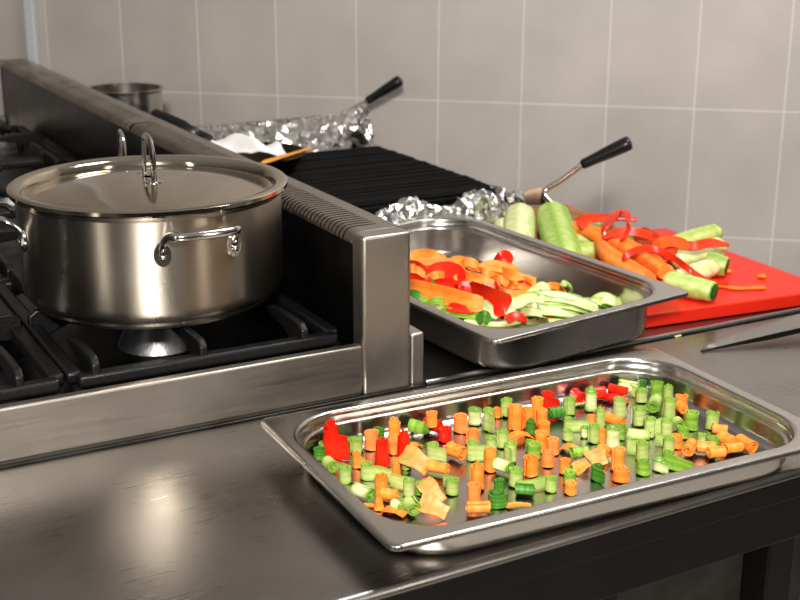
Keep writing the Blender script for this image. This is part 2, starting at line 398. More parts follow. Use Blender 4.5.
# deep tray: front corner (.324,.346,.07), right side slightly raised
tray2=tray('food_tray','deep stainless steel tray of vegetable peelings between the flue and red board',.327,.553,.063,(.324,.346,.0705),T2,rim=.016,cr=.070,taper=.004,ry=TI)
M2=Matrix.Translation((.324,.346,.0705))@tray2.rotation_euler.to_matrix().to_4x4()
# ------------------------------------------------------------------ side counter (right)
sc=thing('side_counter','low stainless steel side counter with raised lip carrying the boards','counter',(0,0,-.88))
bm=B(); box(bm,.2705,.99,.425,1.12,Z-.03,Z-.0005); obj('counter_top',bm,S_TOP,sc,bevel=.002)
bm=B(); tube(bm,[(.272,.4215,Z+.0),(.63,.4215,Z+.0),(.99,.4215,Z+.0)],.0055,16); obj('raised_lip',bm,S_CHROME if False else S_TOP,sc)
bm=B(); box(bm,.2515,.2700,SY0,.885,Z-.2,Z+.069); box(bm,.2515,.2700,.886,2.3,Z-.2,Z+.09); obj('side_cheek',bm,S_END,sc,bevel=.003)
bm=B(); box(bm,.2705,.985,.43,1.11,.1,Z-.031); obj('cabinet',bm,S_DARK,sc,bevel=.003)
for x in (.3,.95):
    for y in (.46,1.08):
        bm=B(); lathe(bm,[(0,0),(.02,0),(.02,.1),(0,.1)],16,x,y); obj('foot',bm,S_DARK,sc)
# ------------------------------------------------------------------ griddle
gr=thing('griddle','long black griddle plate with raised ridges behind the deep tray','griddle',(0,0,-.88))
bm=B(); box(bm,.276,.73,1.122,2.0,.08,Z+.060); box(bm,.276,.60,2.0001,2.05,.08,Z+.060); box(bm,.276,.73,.955,1.1219,Z+.001,Z+.060); obj('griddle_body',bm,S_DARK,gr,bevel=.003)
bm=B(); box(bm,.276,.735,.957,1.43,Z+.0605,Z+.094)
obj('griddle_plate',bm,GRID,gr,bevel=.004)
bm=B()
for k in range(44):
    y=.963+k*.0106; h=.0035+.0025*random.random()
    box(bm,.279+.004*random.random(),.731,y,y+.0058,Z+.0942,Z+.0945+h)
obj('ridges',bm,GRID,gr,bevel=.0015)
for x in (.32,.69):
    bm=B(); lathe(bm,[(0,0),(.02,0),(.02,.08),(0,.08)],16,x,1.9); obj('foot',bm,S_DARK,gr)
    bm=B(); lathe(bm,[(0,0),(.02,0),(.02,.08),(0,.08)],16,x,1.2); obj('foot',bm,S_DARK,gr)
# ------------------------------------------------------------------ foil
def crumple(name,label,P,width,seed,parent=None,amp=.012,lift=None,nu=70,nv=16,cross=None):
    """crinkled sheet along the points P (list), cross(v)->offset vector"""
    rnd=random.Random(seed); pts=smoothpts(P,max(2,nu//(len(P)-1))); bm=B(); G=[]
    for i,p in enumerate(pts):
        G.append([])
        for j in range(nv+1):
            o=cross(j/nv,i/len(pts)); d=Vector((rnd.uniform(-1,1),rnd.uniform(-1,1),rnd.uniform(-1,1)))*amp*(.4+.6*math.sin(PI*j/nv))
            G[-1].append(bm.verts.new(p+o+d))
    for i in range(len(G)-1):
        for j in range(nv):
            q=(G[i][j],G[i+1][j],G[i+1][j+1],G[i][j+1])
            if (i+j)%2: bm.faces.new(q[:3]); bm.faces.new((q[0],q[2],q[3]))
            else: bm.faces.new((q[0],q[1],q[3])); bm.faces.new((q[1],q[2],q[3]))
    o=obj(name,bm,FOIL,parent,smooth=False)
    return o
# front strip between deep tray and griddle
def arch(w,h):
    def f(v,u):
        a=PI*v; return Vector((0,-math.cos(a)*w/2,math.sin(a)*h*(.75+.5*math.sin(u*9)**2)))
    return f
o=crumple('foil_sheet','',[(.285,.930,.047),(.45,.930,.047),(.58,.930,.047),(.70,.927,.047)],.05,3,amp=.0052,nv=12,cross=arch(.046,.050)); tag(o,'crumpled aluminium foil strip in front of the black griddle','foil')
o=crumple('foil_sheet','',[(.712,.965,.040),(.735,.958,.040),(.76,.955,.036)],.06,5,amp=.009,nu=16,cross=arch(.06,.045)); tag(o,'crumpled foil ball beside the spatula blade on the wooden board','foil')
# foil lined pan at the back
fp=thing('foil_lined_pan','foil wrapped roasting pan standing at the back of the griddle by the wall','roasting pan',(0,0,0))
bm=B(); 
ax0,ax1,ay0,ay1=.285,.855,1.45,1.80
# rotated towards the wall slightly
def q4(pts,z0,z1,th=.004):
    pass
WALLP=[Vector((.52,1.985,.061)),Vector((.86,1.74,.061))]
bx=[(.40,1.46),(.75,1.46),(.765,1.605),(.40,1.60)]
lo=[bm.verts.new((x,y,.061)) for x,y in bx]; hi=[bm.verts.new((x,y,.070)) for x,y in bx]
for k in range(4): bm.faces.new((lo[k],lo[(k+1)%4],hi[(k+1)%4],hi[k]))
bm.faces.new(lo[::-1])
pb=obj('pan_body',bm,S_DARK,fp,smooth=False); sm=pb.modifiers.new('s','SOLIDIFY'); sm.thickness=.003
def lean(h,dx,dy):
    def f(v,u): return Vector((dx*v,dy*v,h*v))
    return f
def drape(v,u):
    return Vector((-.01*v,-.185*v,.060*(1-v)**1.6+.008*math.sin(u*23+v*9)*math.sin(PI*v)))
o=crumple('foil_lining','',[(.375,1.62,.0705),(.50,1.625,.0705),(.64,1.63,.071),(.775,1.635,.071)],.1,11,parent=fp,amp=.0085,nu=44,nv=14,cross=drape)
bm=B(); tube(bm,[(.375,1.624,.129),(.55,1.629,.131),(.70,1.634,.131)],.0035,8); obj('pan_rim',bm,S_CHROME,fp)
o=crumple('foil_sheet','',[(.735,1.52,.085),(.755,1.555,.085),(.772,1.58,.085)],.1,21,amp=.011,nu=18,nv=14,cross=arch(.07,.055)); tag(o,'crumpled foil bundle wrapped round the far spatula','foil')
# ------------------------------------------------------------------ spatulas
def spatula(label,blade,rod,grip):
    s=thing('spatula',label,'spatula',(0,0,0)); bm=B()
    c=[Vector(p) for p in blade]; up=Vector((0,0,.0012))
    a=[bm.verts.new(p) for p in c]; b=[bm.verts.new(p+up) for p in c]; n=len(c)
    for k in range(n): bm.faces.new((a[k],a[(k+1)%n],b[(k+1)%n],b[k]))
    bm.faces.new(a[::-1]); bm.faces.new(b); obj('blade',bm,PAN if True else S_DARK,s,bevel=.0004)
    bm=B(); tube(bm,smoothpts(rod,8),.0052,12); obj('rod',bm,S_CHROME,s)
    g0,g1=Vector(grip[0]),Vector(grip[1]); d=g1-g0; bm=B()
    us=[0,.02,.06,.12,.3,.5,.7,.85,.94,.98,1]; rs=[.5,.62,.72,.70,.78,.88,.95,1,1,.85,.4]
    tube(bm,[g0+d*u for u in us],[.0155*r for r in rs],16,.85); obj('grip',bm,BLACKP,s)
# near one, resting on the wooden board
g0=Vector((.892,.950,.127)); g1=Vector((.957,.895,.172))
spatula('long steel spatula with black grip leaning over the wooden board',
  [at(512,206,.036),at(527,191,.060),at(542,188,.070),at(546,205,.036)] ,
  [(.835,.965,.050),(.842,.968,.058),(.838,.985,.072),(.846,.985,.083),(.862,.972,.096),g0+(g1-g0)*.03],(g0,g1))
h0=Vector((.886,1.785,.131)); h1=Vector((.952,1.735,.184))
spatula('far steel spatula with black grip, its blade wrapped in foil near the wall',
  [(.70,1.52,.098),(.73,1.46,.098),(.77,1.52,.102),(.74,1.56,.102)],
  [(.75,1.54,.103),at(345,124,.108),at(344,113,.132),at(353,107,.134),h0+(h1-h0)*.03],(h0,h1))
# ------------------------------------------------------------------ things behind the flue
# steel pot with pan handle
sp=thing('saucepan','open steel saucepan behind the louvred flue, nearest the back wall','saucepan',(.356,1.93,.0603))
bm=B(); R=.082; lathe(bm,[(0,0),(R-.01,0),(R-.002,.008),(R-.001,.112),(R+.003,.116),(R+.003,.119),(R-.003,.119),(R-.005,.01),(R-.012,.004),(0,.003)],64); obj('pan_body',bm,S_TRAY,sp)
# frying pan with paper on the griddle
fc=Vector((.395,1.30,.0995)); fpn=thing('frying_pan','dark frying pan on the griddle holding white paper towel','frying pan',fc)
bm=B(); lathe(bm,[(0,0),(.072,0),(.085,.006),(.105,.034),(.107,.035),(.105,.037),(.083,.010),(.070,.003),(0,.003)],64); obj('pan_body',bm,PAN,fpn)
hp=[at(212,140,.150)-fc,at(198,133,.175)-fc,at(180,122,.195)-fc,at(160,113,.212)-fc]
hp=[Vector((-.088,.055,.030))]+[at(x,y,z)-fc for x,y,z in ((212,142,.150),(198,133,.172),(176,122,.19),(154,113,.20))]
bm=B(); tube(bm,smoothpts(hp,6),[.006]*8+[.008]*8+[.010]*9,12,.6); obj('handle',bm,BLACKP,fpn)
# paper towel
rnd=random.Random(4); bm=B(); G=[]
for i in range(15):
    G.append([])
    for j in range(9):
        u,v=i/14,j/8
        x=-.075+.125*u; y=.085-.12*u+.085*(v-.5); z=.038+.022*math.sin(PI*v)*(1-.3*u)+.012*math.sin(u*11+v*3)*math.sin(PI*v)+rnd.uniform(-.005,.005)
        G[-1].append(bm.verts.new((x,y+rnd.uniform(-.005,.005),z)))
for i in range(14):
    for j in range(8): bm.faces.new((G[i][j],G[i+1][j],G[i+1][j+1],G[i][j+1]))
o=obj('paper_towel',bm,PAPER,None,smooth=True,loc=fc,sub=1,angle=3); tag(o,'crumpled white paper towel lying in the dark frying pan','paper towel'); s_=o.modifiers.new('t','SOLIDIFY'); s_.thickness=.0012
bm=B(); a=at(262,163,.142); b=at(311,148,.142); d=b-a
tube(bm,[a+d*u for u in (0,.04,.12,.3,.6,.9,1)],[.003,.0062,.0075,.006,.005,.005,.003],12,.5); o=obj('wooden_spoon',bm,SPOON); tag(o,'yellow wooden spatula lying across the rim of the dark frying pan','spoon')
# ------------------------------------------------------------------ boards
def board(name,label,x0,x1,y0,y1,z0,z1,r,mat,rz=0,c=(0,0)):
    bm=B(); P=rrect(x0,x1,y0,y1,r,8); a=[bm.verts.new((x,y,z0)) for x,y in P]; b=[bm.verts.new((x,y,z1)) for x,y in P]; n=len(P)
    for k in range(n): bm.faces.new((a[k],a[(k+1)%n],b[(k+1)%n],b[k]))
    bm.faces.new(a[::-1]); bm.faces.new(b)
    o=obj(name,bm,mat,None,bevel=.003); return tag(o,label,'cutting board')
P0=Vector((.665,.461,0)); 
def rotboard():
    # corners measured: front left, front right, far right, far left
    P=[Vector((.640,.464)),Vector((.985,.4300)),Vector((1.007,.849)),Vector((.666,.880))]
    bm=B(); Q=[]
    for i in range(4):
        p=P[i]; a=(P[i-1]-p).normalized(); b=(P[(i+1)%4]-p).normalized(); r=.008
        for k in range(5):
            t=k/4; Q.append(p+a*r*(1-t)**2+b*r*t**2)
    lo=[bm.verts.new((q.x,q.y,.0003)) for q in Q]; hi=[bm.verts.new((q.x,q.y,.0205)) for q in Q]; n=len(Q)
    for k in range(n): bm.faces.new((lo[k],lo[(k+1)%n],hi[(k+1)%n],hi[k]))
    bm.faces.new(lo[::-1]); bm.faces.new(hi)
    return tag(obj('cutting_board',bm,REDB,None,bevel=.0025),'thick red plastic cutting board under peeled vegetables and pepper strips','cutting board')
rotboard()
board('cutting_board','tan wooden cutting board with rounded corner behind the red board',.742,.935,.885,1.065,.0003,.031,.03,WOODB)
# ------------------------------------------------------------------ vegetables on the boards
ORANGE=(.98,.24,.018); ORANGE2=(.95,.30,.06); RED=(.72,.035,.008); RED2=(.64,.055,.016); GREEN=(.24,.40,.04); GREEN2=(.37,.50,.09); PALE=(.60,.67,.27); DARK=(.022,.13,.012); CREAM=(.82,.81,.48)
def mixc(a,b,t): t=max(0,min(1,t)); return tuple(a[i]*(1-t)+b[i]*t for i in range(3))
def c4(c): return (c[0],c[1],c[2],1)
def rod(name,label,cat,P,R,colf,mat=VEG,flat=1,seg=20,prof=None,group=None):
    bm=B(); ly=bm.verts.layers.float_color.new('Col'); pts=smoothpts(P,8)
    n=len(pts)
    def rr(u):
        k=u*(len(R)-1); i=min(int(k),len(R)-2); return R[i]*(1-(k-i))+R[i+1]*(k-i)
    tube(bm,pts,[rr(i/(n-1)) for i in range(n)],seg,flat,layer=ly,colf=lambda u,a:c4(colf(u,a)),prof=prof)
    return tag(obj(name,bm,mat,None,angle=.8),label,cat,group)
ridge=lambda a:1+.035*math.cos(7*a)
def zcol(dark_end=0,base=GREEN2,pal=PALE,w=.10,k=5):
    def f(u,a):
        c=mixc(base,pal,.5+.5*math.cos(k*a+1)); 
        if dark_end and u>1-w: c=DARK
        elif dark_end and u>1-w*2: c=mixc(c,(.1,.3,.03),.5)
        return c
    return f
def zuc(label,a,b,r,dark=1,bulge=1.0,pal=PALE,base=GREEN2,flat=.9,sag=0,k=5,bl=0):
    a,b=Vector(a),Vector(b); d=b-a; P=[a+d*u+Vector((0,0,-sag*math.sin(PI*u))) for u in (0,.03,.12,.35,.6,.85,.95,1,1.03)]; P=P if not bl else P[:-1]
    R=[r*x for x in ((.35,.8,.97,1.02*bulge,1*bulge,.92,.90,.82,.42) if not bl else (.72,.94,1,1,1,.97,.9,.7))]
    return rod('zucchini',label,'zucchini',P,R,zcol(dark,base,pal,k=k),flat=flat,prof=ridge)
zt=.0205; wb=.031
zuc('pale peeled zucchini half on the wooden board, nearest the spatula blade',at(520,213,.064),at(518,252,.050),.0265,0,pal=CREAM,base=(.60,.68,.28),flat=.8,bl=1)
zuc('narrow pale zucchini piece tucked behind the peeled half',at(503,215,.052),at(500,238,.046),.0135,0,pal=CREAM,base=PALE,bl=1)
zuc('broad striped green peeled zucchini beside the pale half on the wooden board',at(552,214,.063),at(567,264,.052),.0295,0,base=(.30,.48,.07),pal=(.55,.68,.22),k=6,bl=1)
zuc('green peeled zucchini lying farthest back next to the striped one',at(577,224,.050),at(602,227,.050),.0155,0)
zuc('green zucchini lying in the middle of the stack behind the carrots',at(560,238,.05),at(597,240,.05),.018,0,base=(.30,.50,.06))
zuc('pale zucchini lowest in the stack behind the carrots',at(566,254,.04),at(602,251,.04),.018,0,base=GREEN2)
zuc('short green zucchini chunk behind the long carrot, under the pepper loop',at(602,240,.045),at(646,247,.045),.021,0,base=(.25,.45,.05),bl=1)
zuc('pale zucchini partly hidden under the red pepper strips',at(632,256,.036),at(668,244,.036),.015,0)
zuc('zucchini at the top of the right stack with round green end up',at(672,246,.046),at(716,232,.054),.018,1)
zuc('pale peeled zucchini with dark tip pointing right below the top one',at(664,262,.042),at(720,247,.052),.021,1,base=PALE,pal=CREAM)
zuc('zucchini with dark round end facing forward at the right of the stack',at(706,262,.040),at(727,267,.036),.019,1,base=(.2,.4,.04))
zuc('short pale zucchini between the stack and the front zucchini',at(714,266,.038),at(676,280,.036),.017,1,base=PALE,pal=CREAM)
zuc('front zucchini on the red board with dark green cut end toward the right',at(665,281,.038),at(714,292,.036),.0185,1,base=(.42,.60,.14),pal=(.62,.74,.3))
def ccol(u,a): 
    c=mixc((.98,.20,.02),(1.0,.33,.08),.5+.5*math.cos(5*a+u*3)); return c
rod('carrot','long peeled carrot lying over the zucchini towards the tray edge','carrot',[at(572,226,.070),at(600,236,.064),at(640,256,.052),at(664,272,.048)],[.007,.011,.013,.0155,.017,.0165,.011],ccol,prof=ridge)
rod('carrot','second peeled carrot in front of the long one, beside the tray rim','carrot',[at(599,242,.062),at(609,256,.060),at(628,270,.050),at(648,282,.046)],[.008,.0125,.0155,.0165,.0165,.015],ccol,prof=ridge)
rod('carrot','stub end of a peeled carrot poking out behind the long carrot','carrot',[at(652,268,.040),at(663,272,.038),at(673,277,.036)],[.012,.015,.014,.008],ccol)
# ribbon builder ------------------------------------------------------
def ribbon(bm,ly,pts,wdir,w,th,colf,wprof=None,nv=6,curl=0):
    pts=[Vector(p) for p in pts]; n=len(pts); rings=[]
    T,_=frames(pts)
    for i,p in enumerate(pts):
        wd=wdir(i/(n-1)) if callable(wdir) else Vector(wdir); wd=wd.normalized(); u=i/(n-1)
        nn=T[i].cross(wd); nn=nn.normalized() if nn.length>1e-5 else Vector((0,0,1))
        wd2=nn.cross(T[i]).normalized()
        if wd2.dot(wd)<0: wd2=-wd2
        ww=w*(wprof(u) if wprof else 1); ring=[]
        for j in range(nv+1):
            v=j/nv; c=curl*((2*v-1)**2)*ww
            q=bm.verts.new(p+wd2*(v-.5)*ww+nn*(th/2+c)); q[ly]=c4(colf(u,v)); ring.append(q)
        for j in range(nv,-1,-1):
            v=j/nv; c=curl*((2*v-1)**2)*ww
            q=bm.verts.new(p+wd2*(v-.5)*ww+nn*(-th/2+c)); q[ly]=c4(colf(u,v)); ring.append(q)
        rings.append(ring)
    for A,Bb in zip(rings,rings[1:]):
        m=len(A)
        for k in range(m): bm.faces.new((A[k],A[(k+1)%m],Bb[(k+1)%m],Bb[k]))
    bm.faces.new(rings[0][::-1]); bm.faces.new(rings[-1])
def pieceribbon(name,label,cat,P,wdir,w,colf,mat=VEG,th=.0015,wprof=None,curl=0,group=None,n=8):
    bm=B(); ly=bm.verts.layers.float_color.new('Col'); ribbon(bm,ly,smoothpts(P,n),wdir,w,th,colf,wprof,curl=curl)
    return tag(obj(name,bm,mat,None,angle=1.2),label,cat,group)
def flatc(c,var=.12,sd=0):
    def f(u,v): return mixc(c,tuple(min(1,x*1.4+.03) for x in c),var*(1+math.sin(u*9+v*5+sd)))
    return f
endp=lambda u:.35+.65*min(1,min(u,1-u)*7)
pieceribbon('pepper_strip','flat red pepper strip lying farthest back on the green zucchini','pepper',[at(578,224,.082),at(590,219,.086),at(612,218,.084),at(637,220,.080)],(.5,.5,.7),.020,flatc(RED2),VEGP,.003,lambda u:1.1-.85*u,.1)
pieceribbon('pepper_strip','red pepper strip curled into an open loop above the carrots','pepper',[at(604,240,.070),at(606,228,.085),at(616,214,.097),at(625,214,.098),at(627,228,.085),at(622,240,.074)],(.6,.8,0.1),.020,flatc(RED),VEGP,.003,endp)
pieceribbon('pepper_strip','long wavy red pepper strip running right across the zucchini stack','pepper',[at(603,238,.076),at(618,232,.080),at(640,233,.078),at(664,240,.075),at(690,246,.076),at(710,243,.078),at(729,245,.074)],(.5,.6,.8),.015,flatc(RED2),VEGP,.003,endp)
pieceribbon('pepper_strip','wide red pepper piece with pale pith in the middle of the pile','pepper',[at(634,236,.062),at(650,243,.066),at(664,250,.066),at(674,256,.062)],(.6,.9,.9),.040,lambda u,v:mixc(RED2,(.85,.25,.12),.5*abs(math.sin(9*v+5*u))),VEGP,.003,endp)
pieceribbon('pepper_strip','thin red pepper strip looping over the long carrot down to the board','pepper',[at(623,264,.060),at(626,256,.072),at(640,249,.078),at(656,250,.074),at(672,257,.068),at(690,270,.060),at(708,281,.038),at(728,283,.028)],(.2,.7,.7),.010,flatc(RED),VEGP,.003,endp)
pieceribbon('pepper_strip','orange red pepper curl standing between the carrots and the stack','pepper',[at(652,252,.070),at(662,243,.080),at(676,242,.082),at(690,248,.075)],(.5,.5,.9),.018,flatc((.85,.09,.01)),VEGP,.003,endp)
pieceribbon('carrot_peel','thin orange peel strip lying on the red board below the zucchini stack','peel',[at(704,281,.0235),at(722,286,.0235),at(740,288,.0235),at(765,287,.0235)],(0,1,0),.012,flatc((.9,.22,.01)),VEG,.0016,lambda u:.6+.5*abs(math.sin(u*8)))
for (x,y,r,lb) in ((762,276,.007,'round orange carrot bit on the red board near the right edge'),(728,271,.006,'small orange scrap beside the forward facing zucchini end')):
    bm=B(); ly=bm.verts.layers.float_color.new('Col'); bmesh.ops.create_uvsphere(bm,u_segments=14,v_segments=8,radius=r)
    for v in bm.verts: v.co.z*=.45; v.co.x*=1+.15*math.sin(v.co.y*900); v[ly]=c4(ORANGE)
    tag(obj('carrot_scrap',bm,VEG,None,loc=at(x,y,.0237)),lb,'scrap')
for (x,y,z,c,l,lb) in ((717,325,.0012,SCRAP,.009,'tiny orange crumb on the worktop beside the red board'),(678,336,.001,None,.012,'short green shred lying on the worktop by the deep tray')):
    bm=B(); ly=bm.verts.layers.float_color.new('Col'); box(bm,-l/2,l/2,-.002,.002,-.0009,.0009)
    for v in bm.verts: v[ly]=c4(PALE)
    tag(obj('food_scrap',bm,c or VEG,None,bevel=.0006,loc=at(x,y,z),rot=(0,0,.2)),lb,'scrap')
# ------------------------------------------------------------------ knife
kn=thing('kitchen_knife','kitchen knife with long steel blade lying on the worktop at the right edge','knife',(.658,.3505,.0012),-.145)
bm=B(); N=14; top=[];
bl=[]
for i in range(N+1):
    u=i/N; x=.21*u; bl.append((x,0+.001*math.sin(PI*u),.040*min(1,(u*1.15)**.75),.019*u))
A=[[bm.verts.new((x,y0,z)),bm.verts.new((x,y0+w,z+.0016)),bm.verts.new((x,y0+w,z+.0034)),bm.verts.new((x,y0,z+.0003))] for x,y0,w,z in bl]
for a,b in zip(A,A[1:]):
    for k in range(4): bm.faces.new((a[k],a[(k+1)%4],b[(k+1)%4],b[k]))
bm.faces.new(A[0][::-1]); bm.faces.new(A[-1]); obj('blade',bm,S_TOP,kn,angle=.5)
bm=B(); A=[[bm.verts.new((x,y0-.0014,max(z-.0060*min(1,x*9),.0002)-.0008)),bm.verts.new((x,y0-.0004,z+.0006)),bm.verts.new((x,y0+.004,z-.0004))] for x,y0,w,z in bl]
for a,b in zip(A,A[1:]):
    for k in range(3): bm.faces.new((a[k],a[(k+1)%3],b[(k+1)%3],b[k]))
bm.faces.new(A[0][::-1]); bm.faces.new(A[-1]); obj('shade_bevel',bm,S_APRON,kn,angle=.5)  # dark strip painted for shade and dark reflection under the blade
bm=B(); tube(bm,[(.205,.034,.022),(.22,.036,.022),(.27,.036,.022),(.32,.034,.019),(.335,.034,.017)],[.009,.0115,.013,.013,.009],14,.8); obj('handle',bm,BLACKP,kn)
#ROLLS-BEGIN
# ------------------------------------------------------------------ rolled vegetables in the shallow tray
FZ=.0021
def vcol(kind,rnd):
    """colour across the strip (v) and along it (u)"""
    ph=rnd.uniform(0,6); k=rnd.uniform(.25,.75)
    if kind=='g':
        def f(u,v):
            e=max(0,1-min(v,1-v)*5.5); s=.5+.5*math.sin(v*17+ph)
            c=mixc(mixc(GREEN,GREEN2,k),PALE,.30+.30*ph/6+.35*s*(1-e)); return mixc(c,(.19,.38,.025),e*.75)
    elif kind=='p':
        def f(u,v):
            e=max(0,1-min(v,1-v)*6); c=mixc(PALE,CREAM,.45+.4*math.sin(v*9+ph)); return mixc(c,(.13,.33,.015),e*.95)
    elif kind=='d':
        def f(u,v):
            s=.5+.5*math.sin(v*21+ph+u*9); return mixc(mixc((.06,.24,.02),(.02,.13,.012),k),(.20,.42,.06),.45*s)
    elif kind=='m':
        def f(u,v):
            s=.5+.5*math.sin(v*13+ph); return mixc((.17,.36,.03),(.34,.51,.08),s)
    elif kind=='o':
        b=mixc((1.0,.22,.016),(1.0,.31,.045),k)
        def f(u,v): return mixc(b,(1.0,.42,.10),.25+.25*math.sin(v*11+ph))
    elif kind=='l':
        def f(u,v): return mixc((1.0,.26,.055),(1.0,.36,.11),.5+.3*math.sin(v*8+ph))
    else:
        b=mixc((.80,.028,.006),(.72,.015,.004),k)
        def f(u,v): return mixc(b,(.85,.06,.02),.2+.2*math.sin(v*6+ph))
    return f
def roll(kind,w,h,rnd,taper=.0,tele=0,turns=2.4,tail=0,tdir=0,th=.0013,wob=.03):
    """spiral strip standing on z=0; tail: length of the loose end leaving in direction tdir (radians)"""
    R=w/2; rin=R*.22 if R>.006 else R*.3; bm=B(); ly=bm.verts.layers.float_color.new('Col'); cf=vcol(kind,rnd)
    seg=22; n=int(turns*seg); P=[]; ph=rnd.uniform(0,6)
    a_end=(tdir-PI/2) if tail else rnd.uniform(0,2*PI)
    for i in range(n+1):
        t=i/n; a=a_end-(1-t)*turns*2*PI; r=rin+(R-rin-th/2)*t**.8
        r*=1+wob*math.sin(2*a+ph)*t
        P.append((Vector((r*math.cos(a),r*math.sin(a),0)),t))
    if tail:
        p,_=P[-1]; d=Vector((math.cos(tdir),math.sin(tdir),0)); side=Vector((math.cos(a_end),math.sin(a_end),0))
        m=10
        for i in range(1,m+1):
            s=i/m; P.append((p+d*tail*s+side*tail*(.28*s*s),1+s))
    nv=6; rings=[]
    N=len(P)
    for i,(p,t) in enumerate(P):
        q0=P[max(0,i-1)][0]; q1=P[min(N-1,i+1)][0]; T=(q1-q0).normalized(); nn=Vector((T.y,-T.x,0)); ring=[]
        lift=tele*max(0,1-t)**1.0; drop=0
        hh=h*(1-.10*max(0,t-1)); zz=lift
        for s,vs in ((1,range(nv+1)),(-1,range(nv,-1,-1))):
            for j in vs:
                v=j/nv; k=1-taper*v-(taper*.3 if 0 else 0); q=p*k if t<=1 else p-(p.normalized()*R*taper*v)
                bul=.05*R*math.sin(PI*v)*(-1)
                co=q+nn*(s*th/2+bul)+Vector((0,0,zz+hh*v+(.0006*math.sin(i*.7+ph) if j in(0,nv) else 0)+.0006))
                vv=bm.verts.new(co); vv[ly]=c4(cf(i/N,v)); ring.append(vv)
        rings.append(ring)
    for A,Bb in zip(rings,rings[1:]):
        m=len(A)
        for k in range(m): bm.faces.new((A[k],A[(k+1)%m],Bb[(k+1)%m],Bb[k]))
    bm.faces.new(rings[0][::-1]); bm.faces.new(rings[-1]); return bm
def sheet(kind,L,W,rnd,bend=1.0,wave=.0):
    """a bent piece of peel resting on z=0, length along x"""
    bm=B(); ly=bm.verts.layers.float_color.new('Col'); cf=vcol(kind,rnd); pts=[]
    R=L/max(bend,.2); n=14; ph=rnd.uniform(0,6)
    for i in range(n+1):
        a=(i/n-.5)*bend; pts.append(Vector((R*math.sin(a),0,R*(math.cos(a)-math.cos(bend/2))+.0012+wave*abs(math.sin(i*.9+ph)))))
    ribbon(bm,ly,pts,(0,1,0),W,.0014,cf,lambda u:.72+.28*math.sin(PI*min(1,u*1.3+.15)),curl=.12); return bm
NAME={'g':'zucchini_roll','p':'zucchini_roll','d':'zucchini_roll','m':'zucchini_roll','o':'carrot_roll','l':'carrot_roll','r':'pepper_roll'}
CATN={'zucchini_roll':'zucchini roll','carrot_roll':'carrot roll','pepper_roll':'pepper roll'}
WORD={'g':'light green zucchini roll','p':'pale cream green zucchini roll','d':'dark green zucchini roll','m':'mid green zucchini roll','o':'orange carrot roll','l':'light orange carrot roll','r':'red pepper roll'}
R_,L_,D_,U_=0,PI,-PI/2,PI/2     # directions in the picture sense
